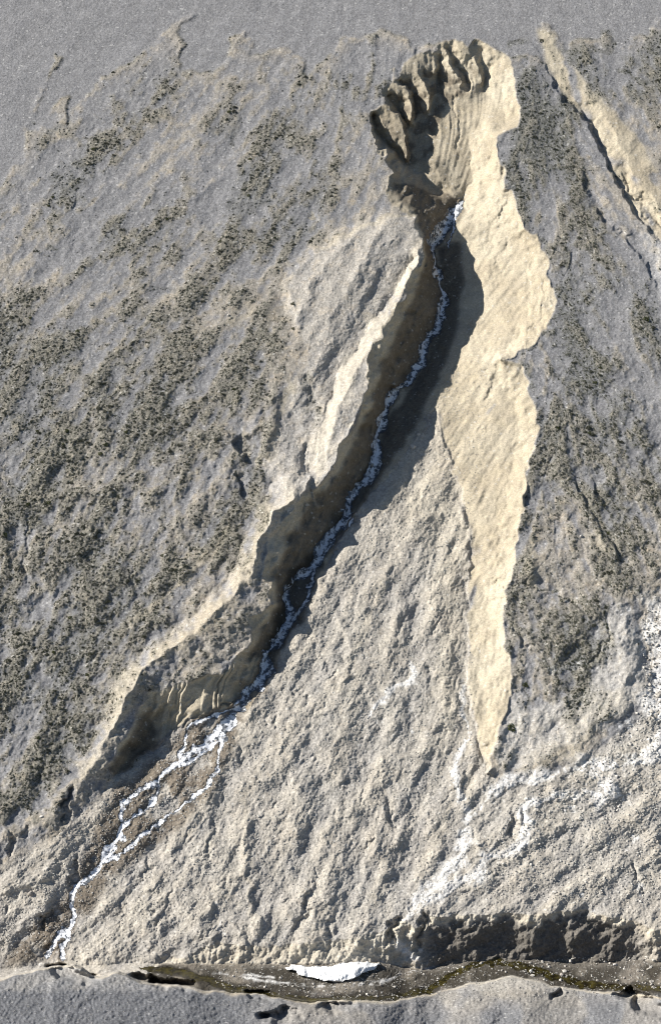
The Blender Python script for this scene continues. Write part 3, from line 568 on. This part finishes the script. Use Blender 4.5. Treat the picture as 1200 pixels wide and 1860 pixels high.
ATT = {n: pad(a).ravel() for n, a in (('clay', clay), ('tan', tan), ('pale', pale), ('wet', wet), ('dark', darkbank), ('veg', vegm), ('brown', brown), ('slate', fore * (1 - clay) * (1 - .35 * smooth(X, 430, 620) * (1 - smooth(Y + .05 * X, 1868, 1890)))), ('tone', np.clip(.45 * S3 + .45 * S2 + .3 * S1 + .3 * NB, -2.5, 2.5)), ('soak_shade', np.clip(bed * smooth(river_m, -1.6, -.2) + .85 * bed * smooth(Y, Yfoot - 2, Yfoot + 10) * smooth(NB, -1.4, .4) + .95 * floor_shade, 0, 1)))}
ny, nx = GX.shape
idx = np.arange(ny * nx, dtype=np.int32).reshape(ny, nx)
Fq = np.stack([idx[1:, :-1], idx[1:, 1:], idx[:-1, 1:], idx[:-1, :-1]], -1).reshape(-1, 4)
reg = np.zeros_like(X, dtype=np.int8)                      # 0 hillside
reg[inpoly(LEFTTAN) == 0] = 1                              # scree slope
reg[fan > .5] = 2; reg[dep > .5] = 6; reg[gul > .5] = 3; reg[(bank > .4)] = 4
reg[Y > np.minimum(Yfoot, Ycr)] = 5; reg[Y > Ycr] = 7
regp = pad(reg)[:-1, :-1].ravel()
Pf = P.reshape(-1, 3)
def cut(sel, name, label):
    f = Fq[sel]; u, inv = np.unique(f, return_inverse=True)
    o = mesh(name, Pf[u], inv.reshape(-1, 4), M_ground, attrs={n: a[u] for n, a in ATT.items()})
    return tag(o, label, 'ground', kind='structure')
cut(regp == 0, 'hillside', 'grey and tan hillside dotted with dark low scrub')
cut(regp == 1, 'scree_slope', 'smooth blue grey scree slope along the top')
cut(regp == 2, 'debris_fan', 'pale lumpy debris fan of gravel and mud below the gully')
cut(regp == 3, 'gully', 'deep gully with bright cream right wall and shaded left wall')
cut(regp == 4, 'river_bank', 'steep eroded bank above the river, dark on the right')
cut(regp == 5, 'river_bed', 'stony river bed along the foot of the fan')
cut(regp == 6, 'gravel_terrace', 'pale gravel terrace and crest left of the gully')
cut(regp == 7, 'foreground_ground', 'grey gravel ground with hollows along the near side')

# ------------------------------------------------------------------ running water, lying just above its bed
idc = np.arange(NY * NX, dtype=np.int32).reshape(NY, NX)
Fc = np.stack([idc[1:, :-1], idc[1:, 1:], idc[:-1, 1:], idc[:-1, :-1]], -1).reshape(-1, 4)
Hs = blur(H, 1.6)
def sheet(m, name, label, mat, liftv, thr=0.0, cat='water'):
    Pw = pos(X, Y, Hs + liftv + .05 * NF * .6).reshape(-1, 3)
    f = Fc[(m[:-1, :-1] > thr).ravel()]; u, inv = np.unique(f, return_inverse=True)
    return tag(mesh(name, Pw[u], inv.reshape(-1, 4), mat, attrs={'core': np.clip(m.ravel()[u] + .22 * (1 - gul.ravel()[u]), 0, 1)}), label, cat, kind='structure')
sheet(stream_m + .06 - .11 * np.clip(noise(2.2), -2, 2) * (1 - .6 * gul), 'stream', 'white foaming stream rushing down the gully and braiding over the fan', M_foam, .16, .08)
rv = river_m * (1 - smooth(Y, Ycr - 3, Ycr + 2)); sheet(np.where(fore > .5, -1, rv) - .16 * np.clip(NS, -2, 2), 'river', 'dark brown river winding along the bottom', M_peat, .10, .0)

# ------------------------------------------------------------------ snow patch
SN = [(516, 1757), (530, 1752), (560, 1755), (600, 1755), (625, 1748), (660, 1746), (692, 1751), (680, 1761), (662, 1766), (648, 1777), (620, 1783), (592, 1783), (565, 1776), (542, 1772), (538, 1764), (520, 1762)]
sx, sy_ = np.meshgrid(np.arange(510, 700, 1.), np.arange(1740, 1790, 1.))
jx = samp(NS, sx, sy_); ins = inpoly(SN, sx + .8 * jx, sy_ + .8 * jx)
dist = np.full(sx.shape, 99.)
for k in range(len(SN)):
    (ax, ay), (bx, by) = SN[k], SN[(k + 1) % len(SN)]; dx, dy = bx - ax, by - ay
    tt = np.clip(((sx - ax) * dx + (sy_ - ay) * dy) / (dx * dx + dy * dy), 0, 1); dist = np.minimum(dist, np.hypot(sx - ax - tt * dx, sy_ - ay - tt * dy))
base = samp(blur(H, 5), sx, sy_)
dome = base + np.where(ins, 1.2 + 3.0 * np.sqrt(np.clip(dist / 12, 0, 1)) + .3 * jx, 0)
fid = np.arange(sx.size).reshape(sx.shape); q = ins[:-1, :-1] & ins[1:, :-1] & ins[:-1, 1:] & ins[1:, 1:]
ft = np.stack([fid[1:, :-1], fid[1:, 1:], fid[:-1, 1:], fid[:-1, :-1]], -1)[q]
top = pos(sx, sy_, dome).reshape(-1, 3); bot = pos(sx, sy_, base - 2.5).reshape(-1, 3); n = len(top)
from collections import Counter
ed = Counter()
for f in ft:
    for a, b in zip(f, np.roll(f, -1)): ed[(int(a), int(b))] += 1
side = [(b, a, a + n, b + n) for (a, b) in ed if (b, a) not in ed]
allf = np.vstack([ft, ft[:, ::-1] + n, np.array(side)]); u, inv = np.unique(allf, return_inverse=True)
tag(mesh('snow_patch', np.vstack([top, bot])[u], inv.reshape(-1, 4), M_snow), 'long white patch of old snow at the foot of the bank', 'snow patch')

# ------------------------------------------------------------------ boulders and stones
ico_v = None
def ico(sub):
    import bmesh
    bm = bmesh.new(); bmesh.ops.create_icosphere(bm, subdivisions=sub, radius=1)
    v = np.array([p.co[:] for p in bm.verts]); f = np.array([[q.index for q in p.verts] for p in bm.faces]); bm.free(); return v, f
iv1, if1 = ico(1); iv3, if3 = ico(3)
def rock_shape(v, seed):
    r = np.random.default_rng(seed); out = v.copy(); s = np.array([1, r.uniform(.7, .95), r.uniform(.55, .8)])
    for _ in range(9):          # broken faces: planes that cut the ball
        n = r.standard_normal(3); n /= np.linalg.norm(n); d = r.uniform(.55, .85); e = out @ n
        out = out - np.outer(np.clip(e - d, 0, 9), n)
    return (out + r.normal(0, .02, out.shape)) * s
protos = []
for k in range(6):
    me = mesh('boulder', rock_shape(iv3, 50 + k), if3, M_rock if k < 4 else M_rockd, smooth_=False); protos.append(me.data); bpy.data.objects.remove(me)
def boulder(px, py, rp, label, group, k=None, name='boulder'):
    o = bpy.data.objects.new(name, protos[rng.integers(0, 6) if k is None else k]); sc.collection.objects.link(o)
    r = rp * .2; c = place(px, py, -r * .15); o.location = c + np.array([0, 0, r * .2]); o.scale = (r, r, r)
    o.rotation_euler = (rng.uniform(-.4, .4), rng.uniform(-.4, .4), rng.uniform(0, 6.3)); return tag(o, label, 'boulder', group)
boulder(750, 813, 7.5, 'biggest pale boulder at the edge of the gully shadow', None, 1)
boulder(760, 790, 4.5, 'smaller boulder just above the big one at the gully shadow edge', None, 0)
boulder(675, 846, 6, 'dark rounded boulder in the shaded stream left of the foam', None, 4)
boulder(76, 1484, 4, 'pale boulder under the small lit scarp at the far left', None, 2)
boulder(111, 1516, 3.6, 'pale boulder on the brown gravel below the terrace edge', None, 0)
boulder(57, 1624, 6, 'rounded grey boulder on the mound left of the stream', None, 5)
boulder(1195, 1265, 6, 'pinkish pale boulder in the white channel at the right edge', None, 2)
boulder(1055, 975, 4, 'lone white boulder on the scrubby right hillside', None, 0)
boulder(415, 573, 3.2, 'small white boulder amid scrub on the left hillside', None, 0)
boulder(867, 1535, 4, 'pale boulder below the white washed channel bend', None, 1)
boulder(272, 1463 - 10, 3, 'pale stone between the two stream braids', None, 3)
NIND = 11
def scatter(n, poly, r0, r1, label, group, pw=2.6, cond=None):
    global NIND
    P = np.array(poly); k = 0; tries = 0
    while k < n and tries < n * 60:
        tries += 1; px, py = rng.uniform(P[:, 0].min(), P[:, 0].max()), rng.uniform(P[:, 1].min(), P[:, 1].max())
        if not inpoly(poly, np.array([px]), np.array([py]))[0]: continue
        boulder(px, py, r0 + (r1 - r0) * rng.random() ** pw, label, group); k += 1; NIND += 1
scatter(85, [(1175, 1290), (1200, 1330), (1200, 1640), (1000, 1640), (860, 1620), (840, 1560), (930, 1450), (1060, 1390)], 2.0, 4.6, 'pale boulder strewn over the stony ground right of the fan', 'boulders on the stony right slope')
scatter(40, [(1168, 1120), (1200, 1100), (1200, 1340), (1150, 1350), (1120, 1330), (1165, 1280)], 2.4, 5, 'pale boulder in or beside the white channel at the right edge', 'boulders in the right edge channel')
scatter(75, [(800, 1752), (1200, 1735), (1200, 1800), (1020, 1790), (930, 1765), (830, 1780)], 1.9, 4.4, 'white boulder in the river bed under the dark bank', 'boulders in the right river bed')
scatter(45, [(360, 1765), (700, 1790), (790, 1760), (800, 1790), (720, 1812), (540, 1815), (400, 1792)], 1.7, 3.4, 'pale stone in the river bed around the snow patch', 'stones by the snow patch')
scatter(25, [(600, 1150), (840, 1000), (850, 1350), (780, 1600), (480, 1650), (450, 1450)], 1.6, 3.2, 'pale stone lying on the beige debris fan', 'stones on the debris fan')
scatter(30, [(420, 1310), (400, 1420), (240, 1580), (170, 1580), (200, 1440), (310, 1370)], 1.8, 3.4, 'stone on the wet brown gravel between the stream braids', 'stones among the stream braids')
stn = []
def many(n, poly, r0, r1, pw=2., tone=1.):
    P = np.array(poly, float); px = rng.uniform(P[:, 0].min(), P[:, 0].max(), n * 3); py = rng.uniform(P[:, 1].min(), P[:, 1].max(), n * 3)
    k = inpoly(poly, px, py); px, py = px[k][:n], py[k][:n]; stn.append(np.stack([px, py, r0 + (r1 - r0) * rng.random(len(px)) ** pw, np.full(len(px), tone)], 1))
many(9000, [(-40, 1600), (200, 1418), (430, 1290), (640, 960), (845, 930), (870, 1350), (1180, 1290), (1240, 1240), (1240, 1650), (700, 1700), (0, 1760)], .5, 1.7)
many(900, [(600, 1050), (845, 950), (870, 1350), (860, 1600), (640, 1700), (200, 1720), (260, 1580), (450, 1330)], 1.1, 2.3, 2.5, .8)
many(2200, [(360, 1755), (1240, 1735), (1240, 1810), (700, 1822), (420, 1805)], .6, 2.2, 2.6, .7)
many(2000, [(430, 1295), (430, 1400), (200, 1610), (60, 1740), (-40, 1740), (150, 1500), (210, 1425), (345, 1315)], .7, 2.2)
many(2000, [(1175, 1290), (1230, 1330), (1230, 1640), (1000, 1640), (860, 1620), (930, 1450), (1060, 1390)], 1, 2.6)
many(600, [(1165, 1110), (1240, 1090), (1240, 1340), (1150, 1350), (1165, 1280)], 1, 3)
many(1800, [(600, 690), (740, 530), (770, 440), (640, 430), (540, 500), (560, 640), (500, 900), (470, 1040), (290, 1190), (220, 1330), (420, 1210), (490, 1000), (570, 860)], .5, 1.4)
many(2200, [(730, 800), (850, 640), (900, 660), (860, 950), (760, 1000), (650, 960)], .5, 1.4)
many(1500, [(0, 0), (1200, 0), (1200, 100), (900, 90), (500, 90), (200, 120), (0, 300)], .4, 1.0, 2., .45)
many(2500, [(-40, 1790), (380, 1812), (560, 1835), (1240, 1840), (1240, 1920), (-40, 1920)], .5, 1.3, 2., .4)
many(3000, [(0, 300), (500, 150), (700, 400), (520, 800), (300, 1150), (100, 1400), (0, 1400)], .4, 1.1, 3, .5)
many(2000, [(950, 150), (1230, 100), (1230, 1100), (940, 1250), (960, 700), (1010, 550)], .4, 1.2, 3, .5)
stn = np.vstack(stn)
C = pos(stn[:, 0], stn[:, 1], samp(H, stn[:, 0], stn[:, 1])); r = (stn[:, 2] * .2)[:, None, None]
sh = np.array([rock_shape(iv1, 200 + k) for k in range(12)])[rng.integers(0, 12, len(stn))]
a = rng.uniform(0, 6.3, len(stn)); ca, sa = np.cos(a)[:, None], np.sin(a)[:, None]
V = np.stack([sh[..., 0] * ca - sh[..., 1] * sa, sh[..., 0] * sa + sh[..., 1] * ca, sh[..., 2]], -1) * r + C[:, None, :] + np.array([0, 0, .05]) 
nv = V.shape[1]; FF = (if1[None] + (np.arange(len(stn)) * nv)[:, None, None]).reshape(-1, 3)
tag(mesh('gravel', V.reshape(-1, 3), FF, M_stones, smooth_=False, attrs={'shade': np.repeat(rng.random(len(stn)) ** .8 * stn[:, 3], nv)}), 'loose stones scattered over slopes, fan and river bed', 'gravel', kind='stuff')

# ------------------------------------------------------------------ low scrub
def leaf_cloud(nl, seed, size):
    r = np.random.default_rng(seed); th = r.uniform(0, 6.283, nl); z = r.uniform(0, 1, nl); rr = np.sqrt(1 - z * z) * r.uniform(.6, 1.08, nl)
    c = np.stack([rr * np.cos(th), rr * np.sin(th), z * r.uniform(.4, .75, nl)], 1)
    lob = 1 + .25 * np.sin(3 * th + seed) ; c[:, :2] *= lob[:, None]
    u = r.standard_normal((nl, 3)); u /= np.linalg.norm(u, axis=1)[:, None]; v = np.cross(u, r.standard_normal((nl, 3))); v /= np.linalg.norm(v, axis=1)[:, None]
    s = size * r.uniform(.7, 1.4, nl)[:, None]
    q = np.stack([c - u * s, c + v * s * .6, c + u * s, c - v * s * .6], 1)
    return q.reshape(-1, 3), np.arange(nl * 4).reshape(nl, 4), np.repeat(r.random(nl), 4)
iv2, if2 = ico(2)
sprot = []
for k in range(5):
    v, f, s = leaf_cloud(170, 900 + k, .17)
    o = mesh('shrub', v, f, M_green if k > 2 else M_leaf, smooth_=False, attrs={'shade': s}); sprot.append(o.data); bpy.data.objects.remove(o)
def shrub(px, py, rp, label, group, k=None):
    if k is None: k = int(rng.integers(0, 5) if rng.random() < .3 else rng.integers(0, 3))
    o = bpy.data.objects.new('shrub', sprot[k]); sc.collection.objects.link(o); r = rp * .2
    o.location = place(px, py, -.1 * r); dx = float(samp(DX, np.array([px * 1.]), np.array([py * 1.]))[0]); dy = float(samp(DY, np.array([px * 1.]), np.array([py * 1.]))[0])
    o.rotation_euler = (math.radians(25), 0, 0); o.scale = (r * rng.uniform(.9, 1.3), r * rng.uniform(.8, 1.2), r * .8)
    return tag(o, label, 'shrub', group)
shrub(927, 1322, 8, 'lone dark green shrub on the tan slope right of the gully foot', None, 3)
shrub(983, 74, 5, 'small dark shrub standing alone where the top right channel begins', None, 0)
shrub(532, 552, 4.5, 'green shrub at the left edge of the pale gravel lobe', None, 3)
shrub(532, 597, 4, 'green shrub under the tip of the pale gravel lobe', None, 4)
shrub(1172, 580, 6, 'green shrub on the bare grey slope at the far right', None, 3)
def scrubs(n, r0, r1, xlo, xhi, ylo, yhi, label, group):
    k = 0; tries = 0
    while k < n and tries < 20000:
        tries += 1; px, py = rng.uniform(xlo, xhi), rng.uniform(ylo, yhi)
        if float(samp(vegm, np.array([px]), np.array([py]))[0]) < .55 + .3 * rng.random(): continue
        shrub(px, py, rng.uniform(r0, r1), label, group); k += 1
scrubs(60, 2.6, 4.2, 0, 640, 80, 480, 'dark cushion of scrub on the upper left hillside', 'scrub on the upper left hillside')
scrubs(80, 2.7, 4.4, 0, 480, 480, 900, 'dark cushion of scrub on the middle left hillside', 'scrub on the middle left hillside')
scrubs(70, 2.8, 4.6, 0, 330, 900, 1460, 'dark cushion of scrub on the lower left hillside', 'scrub on the lower left hillside')
scrubs(40, 2.6, 4.3, 900, 1200, 60, 520, 'dark cushion of scrub on the upper right hillside', 'scrub on the upper right hillside')
scrubs(40, 2.8, 4.8, 930, 1200, 520, 1290, 'dark cushion of scrub on the lower right hillside', 'scrub on the lower right hillside')
N = 330000
px = rng.uniform(-60, 1260, N); py = rng.uniform(20, 1480, N); vm = samp(vegm, px, py); k = rng.random(N) < (vm ** 1.3) * .36 + .006 * (samp(vegd, px, py) > .1)
px, py, vm = px[k], py[k], vm[k]; n = len(px); print('tufts', n)
rad = (.75 + 1.25 * rng.random(n) ** 2.5 + .4 * vm) * .2
C = pos(px, py, samp(H, px, py)); shp = [leaf_cloud(18, 300 + q, .42) for q in range(10)]
pick = rng.integers(0, 10, n); V = np.array([s[0] for s in shp])[pick]; SH = np.array([s[2] for s in shp])[pick]
SH = np.clip(SH * .4 + rng.random((n, 1)) * .6, 0, 1)
dx, dy = samp(DX, px, py), samp(DY, px, py)
e1 = dx[:, None] * np.array([1., 0, 0]) - dy[:, None] * np.array([0, math.cos(.6), math.sin(.6)]); e2 = np.cross(np.array([0, -math.sin(.6), math.cos(.6)]), e1); e3 = np.array([0, -math.sin(.6), math.cos(.6)])
V = (V[..., 0:1] * 1.35 * e1[:, None] + V[..., 1:2] * .85 * e2[:, None] + V[..., 2:3] * .6 * e3) * rad[:, None, None] + C[:, None]
FF = np.arange(n * 64).reshape(-1, 4)
tag(mesh('low_scrub', V.reshape(-1, 3), FF, M_leaf, smooth_=False, attrs={'shade': SH.ravel()}), 'low dark scrub dotted over both hillsides', 'scrub', kind='stuff')
